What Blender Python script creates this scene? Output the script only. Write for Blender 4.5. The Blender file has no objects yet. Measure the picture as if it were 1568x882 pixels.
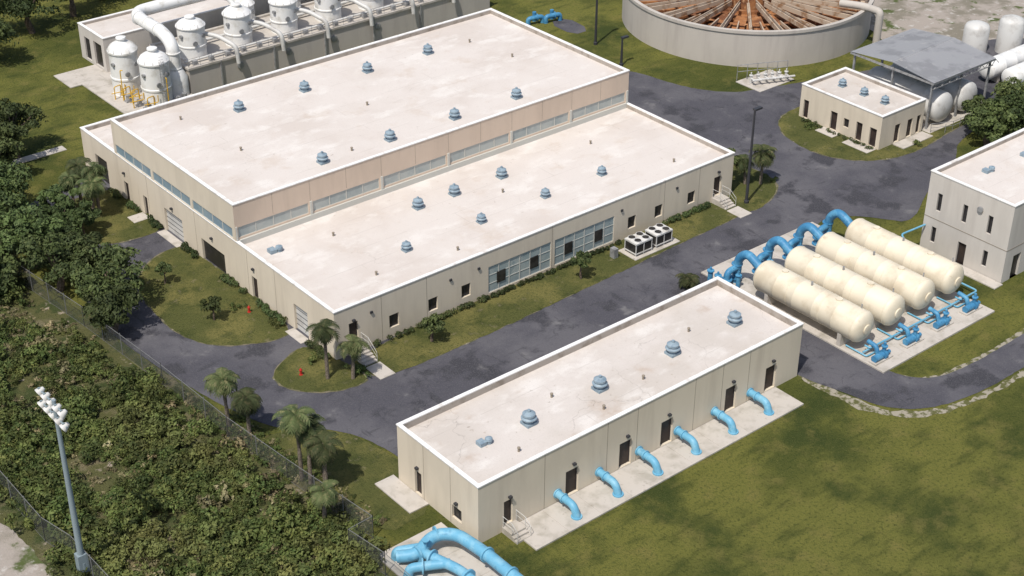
import bpy, bmesh, math, random
import numpy as np
from mathutils import Vector, Matrix
random.seed(7); rng=np.random.default_rng(7)
scn=bpy.context.scene
V=Vector
# ---------------------------------------------------------------- materials
def newmat(name):
    m=bpy.data.materials.new(name); m.use_nodes=True
    nt=m.node_tree; b=nt.nodes["Principled BSDF"]
    return m,nt,b
def N(nt,t,**k):
    n=nt.nodes.new(t)
    for a,v in k.items(): setattr(n,a,v)
    return n
def noise(nt,co,scale,detail=4,rough=.55,dist=0):
    n=N(nt,"ShaderNodeTexNoise"); n.inputs["Scale"].default_value=scale; n.inputs["Detail"].default_value=detail
    n.inputs["Roughness"].default_value=rough; n.inputs["Distortion"].default_value=dist
    nt.links.new(co,n.inputs["Vector"]); return n.outputs["Fac"]
def ramp(nt,fac,lo,hi):
    r=N(nt,"ShaderNodeMapRange"); r.interpolation_type='SMOOTHSTEP'; r.inputs[1].default_value=lo; r.inputs[2].default_value=hi
    nt.links.new(fac,r.inputs[0]); return r.outputs[0]
def mul(nt,a,b,op='MULTIPLY'):
    m=N(nt,"ShaderNodeMath",operation=op)
    for i,s in enumerate((a,b)):
        if isinstance(s,(int,float)): m.inputs[i].default_value=s
        else: nt.links.new(s,m.inputs[i])
    return m.outputs[0]
def mix(nt,f,a,b,mode='MIX'):
    m=N(nt,"ShaderNodeMix"); m.data_type='RGBA'; m.blend_type=mode
    if isinstance(f,(int,float)): m.inputs[0].default_value=f
    else: nt.links.new(f,m.inputs[0])
    for s,i in ((a,6),(b,7)):
        if isinstance(s,(tuple,list)): m.inputs[i].default_value=(*s[:3],1)
        else: nt.links.new(s,m.inputs[i])
    return m.outputs[2]
def pos(nt,scale=(1,1,1)):
    g=N(nt,"ShaderNodeNewGeometry"); m=N(nt,"ShaderNodeMapping"); m.inputs["Scale"].default_value=scale
    nt.links.new(g.outputs["Position"],m.inputs["Vector"]); return m.outputs[0]
def bump(nt,b,h,st,dist=.05):
    n=N(nt,"ShaderNodeBump"); n.inputs["Strength"].default_value=st; n.inputs["Distance"].default_value=dist
    nt.links.new(h,n.inputs["Height"]); nt.links.new(n.outputs[0],b.inputs["Normal"])
def layered(name,base,layers,rough=.85,bmp=None,metal=0,spec=.3,crack=None,seam=None):
    m,nt,b=newmat(name); col=base
    for L in layers:
        p=pos(nt,L[4] if len(L)>4 else (1,1,1))
        f=ramp(nt,noise(nt,p,L[1],5,.6),L[2],L[3])
        if len(L)>5: f=mul(nt,f,L[5])
        col=mix(nt,f,col,L[0])
    if seam:   # (color, width, rowheight, strength)
        br=N(nt,"ShaderNodeTexBrick"); br.inputs["Scale"].default_value=1; br.inputs["Mortar Size"].default_value=.035; br.inputs["Mortar Smooth"].default_value=.3
        br.inputs["Brick Width"].default_value=seam[1]; br.inputs["Row Height"].default_value=seam[2]; br.inputs["Bias"].default_value=0
        nt.links.new(pos(nt),br.inputs["Vector"])
        f=mul(nt,mul(nt,br.outputs["Fac"],seam[3]),ramp(nt,noise(nt,pos(nt),.3,3),.4,.62)); col=mix(nt,f,col,seam[0])
    if crack:  # (color, scale, width, strength)
        g=N(nt,"ShaderNodeNewGeometry"); nn=N(nt,"ShaderNodeTexNoise"); nn.inputs["Scale"].default_value=.6; nn.inputs["Detail"].default_value=4
        nt.links.new(g.outputs["Position"],nn.inputs["Vector"]); va=N(nt,"ShaderNodeVectorMath",operation='MULTIPLY_ADD')
        nt.links.new(nn.outputs["Color"],va.inputs[0]); va.inputs[1].default_value=(3,3,0); nt.links.new(g.outputs["Position"],va.inputs[2])
        vo=N(nt,"ShaderNodeTexVoronoi",feature='DISTANCE_TO_EDGE'); vo.voronoi_dimensions='2D'; vo.inputs["Scale"].default_value=crack[1]; nt.links.new(va.outputs[0],vo.inputs["Vector"])
        lt=N(nt,"ShaderNodeMapRange"); lt.inputs[1].default_value=0; lt.inputs[2].default_value=crack[2]; lt.inputs[3].default_value=1; lt.inputs[4].default_value=0
        nt.links.new(vo.outputs["Distance"],lt.inputs[0])
        f=mul(nt,mul(nt,lt.outputs[0],crack[3]),ramp(nt,noise(nt,pos(nt),.15,3),.45,.62)); col=mix(nt,f,col,crack[0])
    if isinstance(col,(tuple,list)): b.inputs["Base Color"].default_value=(*col,1)
    else: nt.links.new(col,b.inputs["Base Color"])
    b.inputs["Roughness"].default_value=rough; b.inputs["Metallic"].default_value=metal
    b.inputs["Specular IOR Level"].default_value=spec
    if bmp: bump(nt,b,noise(nt,pos(nt),bmp[0],6,.7),bmp[1],bmp[2])
    return m
lawn=layered("lawn",(.076,.086,.021),[((.15,.148,.036),.075,.40,.56),((.05,.064,.017),.10,.52,.66),((.185,.16,.05),.45,.5,.7,(1,1,1),.55),((.04,.054,.014),.8,.5,.7,(.3,1,1),.6),((.025,.04,.01),4,.48,.7,(1,1,1),.6),((.20,.185,.07),9,.54,.76,(1,1,1),.55),((.32,.28,.2),.8,.73,.8,(1,1,1),.6)],.95,(6,1,.2),spec=.1)
lawn2=layered("island_grass",(.088,.094,.03),[((.165,.15,.05),.22,.42,.66),((.05,.062,.018),.5,.5,.7),((.26,.215,.13),1.0,.58,.76,(1,1,1),.7),((.034,.046,.014),5,.48,.7,(1,1,1),.6),((.21,.185,.09),11,.55,.8,(1,1,1),.5)],.95,(7,1,.16),spec=.1)
scrubg=layered("scrub_soil",(.10,.10,.04),[((.23,.19,.12),.25,.48,.62),((.055,.07,.025),.5,.45,.6),((.38,.32,.25),.8,.6,.7),((.05,.05,.02),5,.5,.7,(1,1,1),.6)],.95,(5,1,.2),spec=.1)
sand=layered("sandy_ground",(.33,.29,.25),[((.2,.18,.14),.2,.45,.6),((.08,.1,.035),.35,.55,.65),((.45,.42,.38),.9,.55,.7)],.95,(4,.5,.1),spec=.1)
shoulder=layered("sandy_shoulder",(.30,.27,.21),[((.10,.10,.04),1.6,.44,.56)],.95,spec=.1)
edging=layered("worn_edge",(.17,.15,.10),[((.09,.09,.045),1.1,.42,.58),((.27,.24,.18),1.6,.6,.7)],.95,spec=.1)
asph=layered("asphalt",(.068,.066,.077),[((.105,.101,.11),.10,.42,.6),((.046,.045,.052),.25,.52,.62),((.19,.183,.18),.40,.6,.74,(1,1,1),.65),((.036,.036,.04),1.0,.6,.68,(1,.2,1),.55),((.036,.036,.04),1.0,.62,.7,(.2,1,1),.5),((.14,.138,.14),9,.45,.7,(1,1,1),.4),((.04,.04,.045),3,.56,.74,(1,1,1),.4)],.9,(22,.35,.03),spec=.2,crack=((.022,.022,.025),.16,.01,.6))
conc=layered("concrete",(.48,.44,.39),[((.35,.32,.27),.6,.45,.7),((.24,.21,.17),2.5,.58,.75,(1,1,1),.6)],.9,(14,.3,.02))
def roofmat(name,a,b_,c,ck,st=1):
    return layered(name,a,[(b_,.12,.42,.66),(c,.35,.56,.72,(1,1,1),.5*st),((.70,.665,.62),.3,.50,.7,(1,1.6,1),.6),((.34,.28,.22),2.2,.63,.76,(1,1,1),.55*st),((.24,.19,.15),1.5,.70,.75,(1,1,1),.7*st),((.14,.12,.10),4.5,.72,.76,(1,1,1),.7),((.42,.38,.34),12,.5,.72,(1,1,1),.4)],.92,(18,.35,.03),spec=.15,crack=ck,seam=((.38,.34,.30),24,2.4,.4))
roof1=roofmat("roof_membrane",(.605,.552,.505),(.55,.49,.44),(.50,.41,.33),((.25,.22,.19),.07,.004,.25),.85)
roof2=roofmat("roof_membrane_worn",(.58,.53,.485),(.51,.46,.41),(.42,.325,.25),((.16,.14,.12),.16,.008,.4),1.15)
def wallmat(name,a,dirt):
    return layered(name,a,[(dirt,.8,.45,.75,(1,1,.12),.5),(tuple(x*.86 for x in a),.25,.45,.65,(1,1,.5),.6),(tuple(x*.55 for x in a),4,.62,.8,(1,1,.07),.35)],.88,(30,.15,.01))
wallA=wallmat("stucco_beige",(.64,.56,.44),(.48,.41,.32))
wallP=wallmat("stucco_pink_beige",(.64,.51,.40),(.52,.41,.32))
wallG=wallmat("stucco_grey",(.55,.51,.46),(.4,.36,.32))
wallT=wallmat("clarifier_concrete",(.47,.43,.38),(.34,.30,.27))
trim=layered("white_coping",(.76,.745,.72),[((.54,.5,.45),1.2,.5,.75)],.7)
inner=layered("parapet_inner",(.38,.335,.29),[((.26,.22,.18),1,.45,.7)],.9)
dark=layered("dark_opening",(.022,.02,.02),[((.04,.037,.035),1.5,.45,.6)],.35)
brown=layered("brown_door",(.05,.036,.03),[((.03,.022,.02),1,.4,.6)],.5)
glassM=layered("tinted_glass",(.30,.36,.36),[((.40,.44,.42),.5,.4,.65),((.2,.27,.29),1.1,.55,.65,(1,1,1),.6)],.22,spec=.5)
clerM=layered("clerestory_glass",(.40,.42,.395),[((.30,.34,.335),.5,.4,.65)],.25,spec=.5)
clerB=layered("clerestory_blue_glass",(.20,.28,.33),[((.27,.34,.37),.5,.4,.65)],.2,spec=.5)
frameM=layered("pale_frame",(.52,.51,.46),[],.5)
joint=layered("joint_brown",(.26,.22,.17),[],.9)  # plain brown for panel joints, string course and vent stubs
ventM=layered("vent_bluegrey",(.25,.32,.365),[((.17,.23,.28),3,.45,.65)],.5,spec=.4)
steel=layered("galvanised",(.34,.34,.34),[((.24,.24,.24),2,.45,.6)],.5,metal=.3)
fsteel=layered("weathered_fence_steel",(.16,.16,.155),[],.6)
darksteel=layered("dark_steel",(.04,.04,.045),[],.5)
white=layered("white_paint",(.74,.73,.70),[((.55,.53,.48),.7,.48,.72),((.4,.33,.26),2.5,.62,.76,(1,1,.15),.6)],.45,spec=.4)
greyw=layered("weathered_white_tank",(.56,.55,.52),[((.4,.38,.35),.7,.48,.72)],.5,spec=.4)
cream=layered("cream_tank_paint",(.70,.625,.485),[((.58,.50,.37),.5,.46,.7),((.42,.33,.22),1.6,.62,.76,(1,.35,1),.5),((.35,.27,.18),6,.66,.8,(1,1,1),.5)],.5,spec=.35)
blue=layered("blue_pipe_paint",(.13,.355,.50),[((.20,.42,.54),1.2,.45,.65),((.07,.21,.32),2.2,.55,.75,(1,1,1),.6),((.3,.3,.27),5,.66,.78,(1,1,1),.5)],.5,spec=.35)
blued=layered("deep_blue_pipe_paint",(.05,.20,.36),[((.1,.30,.46),1.2,.45,.65),((.03,.11,.2),3,.58,.7,(1,1,1),.7)],.5,spec=.35)
yellow=layered("yellow_paint",(.6,.36,.03),[],.5)
red=layered("red_paint",(.42,.03,.02),[],.5)
rust=layered("rusty_launder",(.34,.15,.06),[((.16,.065,.03),.5,.42,.58),((.5,.29,.15),1.5,.55,.7)],.8)
tan=layered("weathered_beam",(.44,.35,.26),[((.26,.15,.08),.8,.46,.65)],.8)
metalroof=layered("metal_roof",(.31,.31,.315),[((.24,.24,.245),.4,.45,.6),((.38,.37,.36),1.2,.6,.72)],.55)
poleM=layered("pole_paint",(.22,.27,.29),[],.5)
bark=layered("bark",(.16,.12,.09),[((.08,.06,.045),5,.4,.6)],.95)
palmbark=layered("palm_bark",(.22,.18,.14),[((.1,.08,.06),6,.4,.6,(1,1,3))],.95)
def leafmat(name,a,b_,c,trans=.18,big=None):
    m,nt,bs=newmat(name); p=pos(nt)
    col=mix(nt,ramp(nt,noise(nt,p,.9,3),.38,.62),a,b_)
    col=mix(nt,ramp(nt,noise(nt,p,4,3),.5,.7),col,c)
    if big: col=mix(nt,ramp(nt,noise(nt,p,.13,3),.52,.68),col,big)
    oi=N(nt,"ShaderNodeObjectInfo"); hs=N(nt,"ShaderNodeHueSaturation")
    mr=N(nt,"ShaderNodeMapRange"); mr.inputs[3].default_value=.6; mr.inputs[4].default_value=1.45
    nt.links.new(oi.outputs["Random"],mr.inputs[0]); nt.links.new(mr.outputs[0],hs.inputs["Value"])
    r2=mul(nt,oi.outputs["Random"],7.31)
    fr=N(nt,"ShaderNodeMath",operation='FRACT'); nt.links.new(r2,fr.inputs[0])
    mh=N(nt,"ShaderNodeMapRange"); mh.inputs[3].default_value=.485; mh.inputs[4].default_value=.52
    nt.links.new(fr.outputs[0],mh.inputs[0]); nt.links.new(mh.outputs[0],hs.inputs["Hue"])
    nt.links.new(col,hs.inputs["Color"]); nt.links.new(hs.outputs[0],bs.inputs["Base Color"])
    bs.inputs["Roughness"].default_value=.7; bs.inputs["Specular IOR Level"].default_value=.2
    if trans:
        tr=N(nt,"ShaderNodeBsdfTranslucent"); nt.links.new(hs.outputs[0],tr.inputs[0])
        ms=N(nt,"ShaderNodeMixShader"); ms.inputs[0].default_value=trans
        o=[n for n in nt.nodes if n.type=='OUTPUT_MATERIAL'][0]
        nt.links.new(bs.outputs[0],ms.inputs[1]); nt.links.new(tr.outputs[0],ms.inputs[2]); nt.links.new(ms.outputs[0],o.inputs[0])
    return m
leafT=leafmat("tree_leaves",(.045,.062,.022),(.075,.098,.03),(.11,.125,.045),0)
leafS=leafmat("scrub_leaves",(.052,.072,.02),(.09,.112,.03),(.14,.145,.045),0,(.11,.115,.036))
leafH=leafmat("hedge_leaves",(.035,.05,.018),(.055,.075,.024),(.075,.07,.03),0)
leafP=leafmat("palm_fronds",(.055,.07,.026),(.09,.105,.04),(.15,.135,.065))
dry=leafmat("dry_grass",(.18,.15,.075),(.25,.21,.12),(.11,.11,.045),0)
def meshfence():
    m,nt,b=newmat("chain_link"); b.inputs["Base Color"].default_value=(.12,.125,.12,1); b.inputs["Roughness"].default_value=.6
    t=N(nt,"ShaderNodeBsdfTransparent"); ms=N(nt,"ShaderNodeMixShader"); ms.inputs[0].default_value=.24
    o=[n for n in nt.nodes if n.type=='OUTPUT_MATERIAL'][0]
    nt.links.new(t.outputs[0],ms.inputs[1]); nt.links.new(b.outputs[0],ms.inputs[2]); nt.links.new(ms.outputs[0],o.inputs[0])
    return m
fenceM=meshfence()
# ---------------------------------------------------------------- geometry helpers
def empty(name,loc=(0,0,0)):
    o=bpy.data.objects.new(name,None); scn.collection.objects.link(o); o.location=loc; o.empty_display_size=.5; return o
class G:
    def __init__(s): s.v=[]; s.f=[]
    def box(s,x0,x1,y0,y1,z0,z1):
        n=len(s.v); s.v+=[(x,y,z) for z in (z0,z1) for x,y in ((x0,y0),(x1,y0),(x1,y1),(x0,y1))]
        s.f+=[tuple(n+i for i in q) for q in ((3,2,1,0),(4,5,6,7),(0,1,5,4),(1,2,6,5),(2,3,7,6),(3,0,4,7))]; return s
    def quad(s,*p):
        n=len(s.v); s.v+=[tuple(q) for q in p]; s.f.append(tuple(range(n,n+len(p)))); return s
    def lathe(s,c,prof,n=20,axis=(0,0,1)):
        q=V(axis).normalized().to_track_quat('Z','Y'); c=V(c); b=len(s.v)
        for r,z in prof:
            for i in range(n):
                a=2*math.pi*i/n; s.v.append(tuple(c+q@V((r*math.cos(a),r*math.sin(a),z))))
        for j in range(len(prof)-1):
            for i in range(n):
                i2=(i+1)%n; s.f.append((b+j*n+i,b+j*n+i2,b+(j+1)*n+i2,b+(j+1)*n+i))
        s.f.append(tuple(b+i for i in range(n))[::-1]); s.f.append(tuple(b+(len(prof)-1)*n+i for i in range(n)))
        return s
    def cyl(s,a,b,r,n=12,r2=None):
        a=V(a); b=V(b); d=b-a; return s.lathe(a,[(r,0),(r if r2 is None else r2,d.length)],n,d)
    def tube(s,pts,r,n=14,bend=0.8):
        P=[V(p) for p in pts]; out=[P[0]]
        for i in range(1,len(P)-1):
            a,b,c=P[i-1],P[i],P[i+1]; t=min(bend,(a-b).length*.48,(c-b).length*.48)
            p0=b+(a-b).normalized()*t; p1=b+(c-b).normalized()*t
            for k in range(7):
                u=k/6; out.append(p0*(1-u)**2+b*2*u*(1-u)+p1*u*u)
        out.append(P[-1]); R=r if isinstance(r,(list,tuple)) else [r]*len(out)
        if len(R)!=len(out): R=list(np.interp(np.linspace(0,1,len(out)),np.linspace(0,1,len(R)),R))
        b0=len(s.v); up=None
        for i,p in enumerate(out):
            d=(out[min(i+1,len(out)-1)]-out[max(i-1,0)]).normalized()
            if up is None: up=d.orthogonal().normalized()
            up=(up-d*up.dot(d)).normalized(); w=d.cross(up)
            for k in range(n):
                a=2*math.pi*k/n; s.v.append(tuple(p+up*R[i]*math.cos(a)+w*R[i]*math.sin(a)))
        for j in range(len(out)-1):
            for k in range(n):
                k2=(k+1)%n; s.f.append((b0+j*n+k,b0+j*n+k2,b0+(j+1)*n+k2,b0+(j+1)*n+k))
        s.f.append(tuple(b0+k for k in range(n))[::-1]); s.f.append(tuple(b0+(len(out)-1)*n+k for k in range(n)))
        return s
    def obj(s,name,mat,parent=None,smooth=False):
        me=bpy.data.meshes.new(name); me.from_pydata(s.v,[],s.f); me.materials.append(mat)
        if smooth:
            me.polygons.foreach_set("use_smooth",[True]*len(me.polygons)); me.set_sharp_from_angle(angle=math.radians(38))
        o=bpy.data.objects.new(name,me); scn.collection.objects.link(o)
        if parent: 
            o.parent=parent; o.matrix_parent_inverse=Matrix.Translation(-parent.location)
        me.update(); return o
def chaikin(P,k=2):
    for _ in range(k):
        Q=[]
        for i in range(len(P)):
            a,b=P[i],P[(i+1)%len(P)]
            Q+=[(a[0]*.75+b[0]*.25,a[1]*.75+b[1]*.25),(a[0]*.25+b[0]*.75,a[1]*.25+b[1]*.75)]
        P=Q
    return P
def sheet(name,P,z,mat,smooth=2,jit=0,parent=None):
    P=chaikin(P,smooth) if smooth else P
    if jit:
        Q=[]
        for i in range(len(P)):
            a,b=P[i],P[(i+1)%len(P)]; L=math.hypot(b[0]-a[0],b[1]-a[1]); k=max(1,int(L/.5))
            for j in range(k):
                u=j/k; Q.append((a[0]+(b[0]-a[0])*u+random.uniform(-jit,jit),a[1]+(b[1]-a[1])*u+random.uniform(-jit,jit)))
        P=Q
    bm=bmesh.new(); vs=[bm.verts.new((x,y,z)) for x,y in P]; f=bm.faces.new(vs); f.normal_update()
    if f.normal.z<0: f.normal_flip()
    bmesh.ops.triangulate(bm,faces=[f]); me=bpy.data.meshes.new(name); bm.to_mesh(me); bm.free(); me.materials.append(mat)
    o=bpy.data.objects.new(name,me); scn.collection.objects.link(o)
    if parent: o.parent=parent
    return o
def slab(name,x0,x1,y0,y1,z,mat=conc,joints=3):
    g=G(); nx=max(1,round((x1-x0)/joints)); ny=max(1,round((y1-y0)/joints)); gx=(x1-x0)/nx; gy=(y1-y0)/ny
    for i in range(nx):
        for j in range(ny): g.box(x0+i*gx+.015,x0+(i+1)*gx-.015,y0+j*gy+.015,y0+(j+1)*gy-.015,.0,z)
    g.box(x0+.05,x1-.05,y0+.05,y1-.05,0,z-.02)
    return g.obj(name,mat)
# ---------------------------------------------------------------- ground
S=3000
G().quad((-S,-S,0),(S,-S,0),(S,S,0),(-S,S,0)).obj("ground",lawn)
sheet("scrub_ground",[(-60,-40),(-7.5,-40),(-6.6,2),(-6.2,12),(-6.6,22),(-7.6,33),(-8.2,44),(-8.6,52),(-7.5,60),(-6,68),(-6,73),(-16,78),(-60,80)],.012,scrubg,1,.15)
sheet("bare_ground",[(91,19.5),(160,10),(170,110),(108,100),(104,60),(98,44),(92,36)],.012,sand,1,.3)
sheet("fence_dirt_strip",[(-7.6,5),(-5.3,5.4),(-4.8,14),(-5.2,22),(-6.2,30),(-7.2,40),(-8,44),(-8.2,43),(-7.6,31),(-7.2,22),(-6.6,14)],.018,scrubg,1,.15)
sheet("gravel_path",[(-60,-20),(-24.6,-20),(-24.3,18),(-24.7,24),(-30,32),(-60,32)],.02,sand,1,.1)
slab("sidewalk",-1,5.8,76.2,77.4,.06)
A=[(1.2,9.3),(1.7,11.6),(.8,16.1),(-1.3,18.9),(-3.4,20.3),(-4.6,23.2),(-5.9,28.9),(-7.0,37.4),(-7.3,45.4),(-4.5,52),(-4,60),(-5,66),(0,68.5),(5.3,71.5),(8,71.2),(8,45),(20,41),(50,45),(51,57),(62,57.5),(66.2,55.3),(67.5,47),(70.8,42.5),(74,41.5),(80,39.5),(92,36),(112,34),(112,20),(95,19.5),(80.9,19.6),(75.8,15.7),(68.6,14),(61.8,10.4),(60.1,12.9),(58.4,15.2),(54.5,16.9),(45,10),(40.4,-2),(39.4,-4.6),(41.5,-7.5),(46.7,-8.1),(53.5,-7.9),(90,-8),(90,-11.3),(48.8,-11),(42.8,-11),(37.7,-9.8),(35.1,-7.3),(34.4,-3.9),(33.5,-1),(33.3,3),(30,5),(5,5)]
sheet("asphalt_road",A,.025,asph,2,.04)
sheet("road_shoulder",[(33.6,2),(33.0,-2),(33.8,-7.7),(37.2,-10.7),(42.8,-11.8),(49,-11.7),(90,-12),(90,-11.4),(48.8,-11.2),(42,-11.2),(37.5,-10),(34.8,-7.2),(34.2,-3.9),(34.2,1)],.016,shoulder,1,.2)
sheet("road_shoulder",[(41.3,-7.2),(46.7,-7.7),(53.5,-7.5),(90,-7.6),(90,-8.1),(53.5,-8.1),(46.7,-8.3),(41.3,-7.8),(39.2,-4.9),(39.6,-4.6)],.017,shoulder,1,.12)
verges=[[(5.3,25.8),(6.3,21.6),(8,20.9),(13.4,20.7),(25.4,21),(48.8,22),(53.5,21.7),(57.4,23.6),(58.6,26.5),(57.6,30.5),(54,34),(52.2,34.5),(50,26)],
[(.2,49.4),(3.1,50.8),(5.5,50.6),(5.5,31.8),(3.0,31.2),(-.9,33.2),(-2.8,36.5),(-2.8,41.5),(-2,46.5)],
[(-3,59),(-2.6,64.2),(1,65.6),(5.5,65.4),(6.5,62.3),(5.6,55),(3.5,54.4),(-.5,55)],
[(-.2,26.9),(2,28.4),(4.7,29.2),(5.5,26),(6.2,21.4),(3.6,21.6),(1.6,22.6),(-.1,24.6)],
[(70.6,35.5),(66.9,32.3),(65.8,26.4),(68.6,21.6),(74.2,19.9),(80.5,20.8),(90,21.6),(91,24),(78,24),(78,35)]]
for i,vp in enumerate(verges):
    cxx=sum(p[0] for p in vp)/len(vp); cyy=sum(p[1] for p in vp)/len(vp)
    big=[]
    for p in vp:
        d=math.hypot(p[0]-cxx,p[1]-cyy); big.append((cxx+(p[0]-cxx)*(1+.13/d),cyy+(p[1]-cyy)*(1+.13/d)))
    sheet("verge_edge",big,.038+.0005*i,edging,2,.09)
    sheet("grass_verge",vp,.05+.0005*i,lawn2,2,.1)
sheet("grass_verge",[(1.3,11.0),(1.9,10.8),(.3,5),(-5,5),(-5,12),(-5.2,20),(-4.2,20.4),(-1.2,18.6),(.8,15.8)],.022,lawn2,1,.08)
slab("tank_pad",39.0,54.2,-4.3,16.6,.15,conc,3.5)
slab("pump_house_apron",2.7,30.6,-3.1,-.02,.12,conc,3.1)
slab("entrance_slab",-1.75,-.02,5.7,10.1,.12)
slab("pipe_pad",-6.3,-.6,-9,3.5,.12)
slab("canopy_pad",79.3,91,21.9,34,.08,conc,4)
slab("clarifier_pump_pad",73.2,79.0,40.8,44.6,.08)
# ---------------------------------------------------------------- building parts
def facade(o,d,nrm,L,z0,z1,ops,gw,parts):
    o=V(o); d=V(d); n=V(nrm)
    P=lambda s,z,dep=0: o+d*s-n*dep+V((0,0,z))
    ss=sorted({0,L,*[a for q in ops for a in q[:2]]}); zz=sorted({z0,z1,*[a for q in ops for a in q[2:4]]})
    for i in range(len(ss)-1):
        for j in range(len(zz)-1):
            sc=(ss[i]+ss[i+1])/2; zc=(zz[j]+zz[j+1])/2
            if any(q[0]<sc<q[1] and q[2]<zc<q[3] for q in ops): continue
            gw.quad(P(ss[i],zz[j]),P(ss[i+1],zz[j]),P(ss[i+1],zz[j+1]),P(ss[i],zz[j+1]))
    for a,b,c,e,k in ops:
        D=.22 if k not in('cler','clerb','glass') else .08
        for q in ((P(a,c),P(a,c,D),P(a,e,D),P(a,e)),(P(b,c),P(b,e),P(b,e,D),P(b,c,D)),(P(a,e),P(a,e,D),P(b,e,D),P(b,e)),(P(a,c),P(b,c),P(b,c,D),P(a,c,D))): gw.quad(*q)
        parts.setdefault(k,G()).quad(P(a,c,D),P(b,c,D),P(b,e,D),P(a,e,D))
        fr=parts.setdefault('frame' if k in('cler','clerb','glass') else 'dframe',G())
        def bar(s0,s1,za,zb,w=.03):
            p=[P(s0,za,D-.005),P(s1,za,D-.005),P(s1,zb,D-.005),P(s0,zb,D-.005)]; q=[x+n*w for x in p]
            fr.quad(*q); 
            for t in range(4): fr.quad(p[t],p[(t+1)%4],q[(t+1)%4],q[t])
        if k in('cler','clerb','glass'):
            st=(1.15 if k=='glass' else 1.9); m=max(1,round((b-a)/st))
            for i in range(m+1):
                s=a+(b-a)*i/m; bar(max(a,s-.05),min(b,s+.05),c,e)
            if k=='glass':
                for z in (c+(e-c)*.33,c+(e-c)*.66): bar(a,b,z-.03,z+.03,.025)
            bar(a,b,e-.07,e,.035); bar(a,b,c,c+.06,.035)
        elif k=='win':
            bar(a,a+.07,c,e); bar(b-.07,b,c,e); bar(a,b,e-.07,e,.035); bar(a,b,c,c+.07,.035); bar((a+b)/2-.03,(a+b)/2+.03,c,e,.02)
        elif k=='door':
            bar(a,a+.06,c,e); bar(b-.06,b,c,e); bar(a,b,e-.08,e,.035)
        elif k=='garage':
            for i in range(1,5): z=c+(e-c)*i/5; bar(a,b,z-.02,z+.02,.02)
KM={'win':dark,'door':brown,'garage':greyw,'open':dark,'glass':glassM,'cler':clerM,'clerb':clerB,'frame':frameM,'dframe':darksteel}
NM={'win':'windows','door':'doors','garage':'roller_doors','open':'open_bay','glass':'curtain_glass','cler':'clerestory','clerb':'side_clerestory','frame':'mullions','dframe':'door_frames'}
def block(par,x0,x1,y0,y1,z0,H,opsY,opsX,wm,rm,deck=.4,tag="",joints=6,wmX=None):
    gw=G(); parts={}
    facade((x0,y0,0),(1,0,0),(0,-1,0),x1-x0,z0,H,[(a-x0,b-x0,c,d,k) for a,b,c,d,k in opsY],gw,parts)
    gx=gw if wmX is None else G()
    facade((x0,y1,0),(0,-1,0),(-1,0,0),y1-y0,z0,H,[(y1-b,y1-a,c,d,k) for a,b,c,d,k in opsX],gx,parts)
    if wmX: gx.obj(tag+"side_wall",wmX,par)
    facade((x1,y0,0),(0,1,0),(1,0,0),y1-y0,z0,H,[],gw,parts)
    facade((x1,y1,0),(-1,0,0),(0,1,0),x1-x0,z0,H,[],gw,parts)
    gw.obj(tag+"walls",wm,par)
    t=.28
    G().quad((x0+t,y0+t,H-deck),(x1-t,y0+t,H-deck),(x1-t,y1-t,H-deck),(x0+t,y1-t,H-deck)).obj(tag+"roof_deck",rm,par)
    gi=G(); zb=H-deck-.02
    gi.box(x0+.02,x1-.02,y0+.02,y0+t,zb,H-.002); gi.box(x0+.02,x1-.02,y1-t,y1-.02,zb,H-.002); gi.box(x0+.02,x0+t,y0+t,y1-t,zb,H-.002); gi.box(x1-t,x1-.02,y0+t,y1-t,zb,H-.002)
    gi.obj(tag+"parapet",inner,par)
    e=.05; gc=G(); 
    gc.box(x0-e,x1+e,y0-e,y0+t,H,H+.09); gc.box(x0-e,x1+e,y1-t,y1+e,H,H+.09); gc.box(x0-e,x0+t,y0+t,y1-t,H,H+.09); gc.box(x1-t,x1+e,y0+t,y1-t,H,H+.09)
    gc.obj(tag+"coping",trim,par)
    for k,g in parts.items(): g.obj(tag+NM[k],KM[k],par)
    if joints:
        gj=G(); n=round((x1-x0)/joints)
        def clear(s,ops): return not any(q[0]-.05<s<q[1]+.05 for q in ops)
        for i in range(1,n):
            s=x0+(x1-x0)*i/n
            if clear(s,opsY): gj.box(s-.02,s+.02,y0-.006,y0+.05,z0+.02,H-.05)
        n=round((y1-y0)/joints)
        for i in range(1,n):
            s=y0+(y1-y0)*i/n
            if clear(s,opsX): gj.box(x0-.006,x0+.05,s-.02,s+.02,z0+.02,H-.05)
        if gj.v: gj.obj(tag+"panel_joints",joint,par)
def hoods(par,lst):
    g=G()
    for x,y,z,ax in lst:
        if ax=='y': g.box(x-.13,x+.13,y-.22,y-.003,z,z+.16)
        else: g.box(x-.22,x-.003,y-.13,y+.13,z,z+.16)
    g.obj("wall_lights",darksteel,par)
def vent(par,x,y,z,s=1.0,kind=0):
    g=G()
    if kind==0:
        g.box(x-.42*s,x+.42*s,y-.42*s,y+.42*s,z,z+.2*s)
        g.lathe((x,y,z+.2*s),[(.34*s,0),(.34*s,.22*s),(.52*s,.24*s),(.55*s,.34*s),(.40*s,.42*s),(.36*s,.5*s),(.45*s,.52*s),(.45*s,.66*s),(.30*s,.74*s),(.12*s,.8*s),(.11*s,.95*s)],18)
    else:
        g.box(x-.5*s,x+.1*s,y-.35*s,y+.35*s,z,z+.35*s); g.lathe((x+.4*s,y-.2*s,z),[(.25*s,0),(.25*s,.3*s),(.33*s,.32*s),(.3*s,.5*s),(.1*s,.58*s)],14)
    g.obj("roof_vent",ventM,par,True)
def pipestub(par,x,y,z):
    G().lathe((x,y,z),[(.09,0),(.09,.28),(.13,.29),(.12,.36),(.03,.4)],10).obj("vent_stub",joint,par,True)
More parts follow.
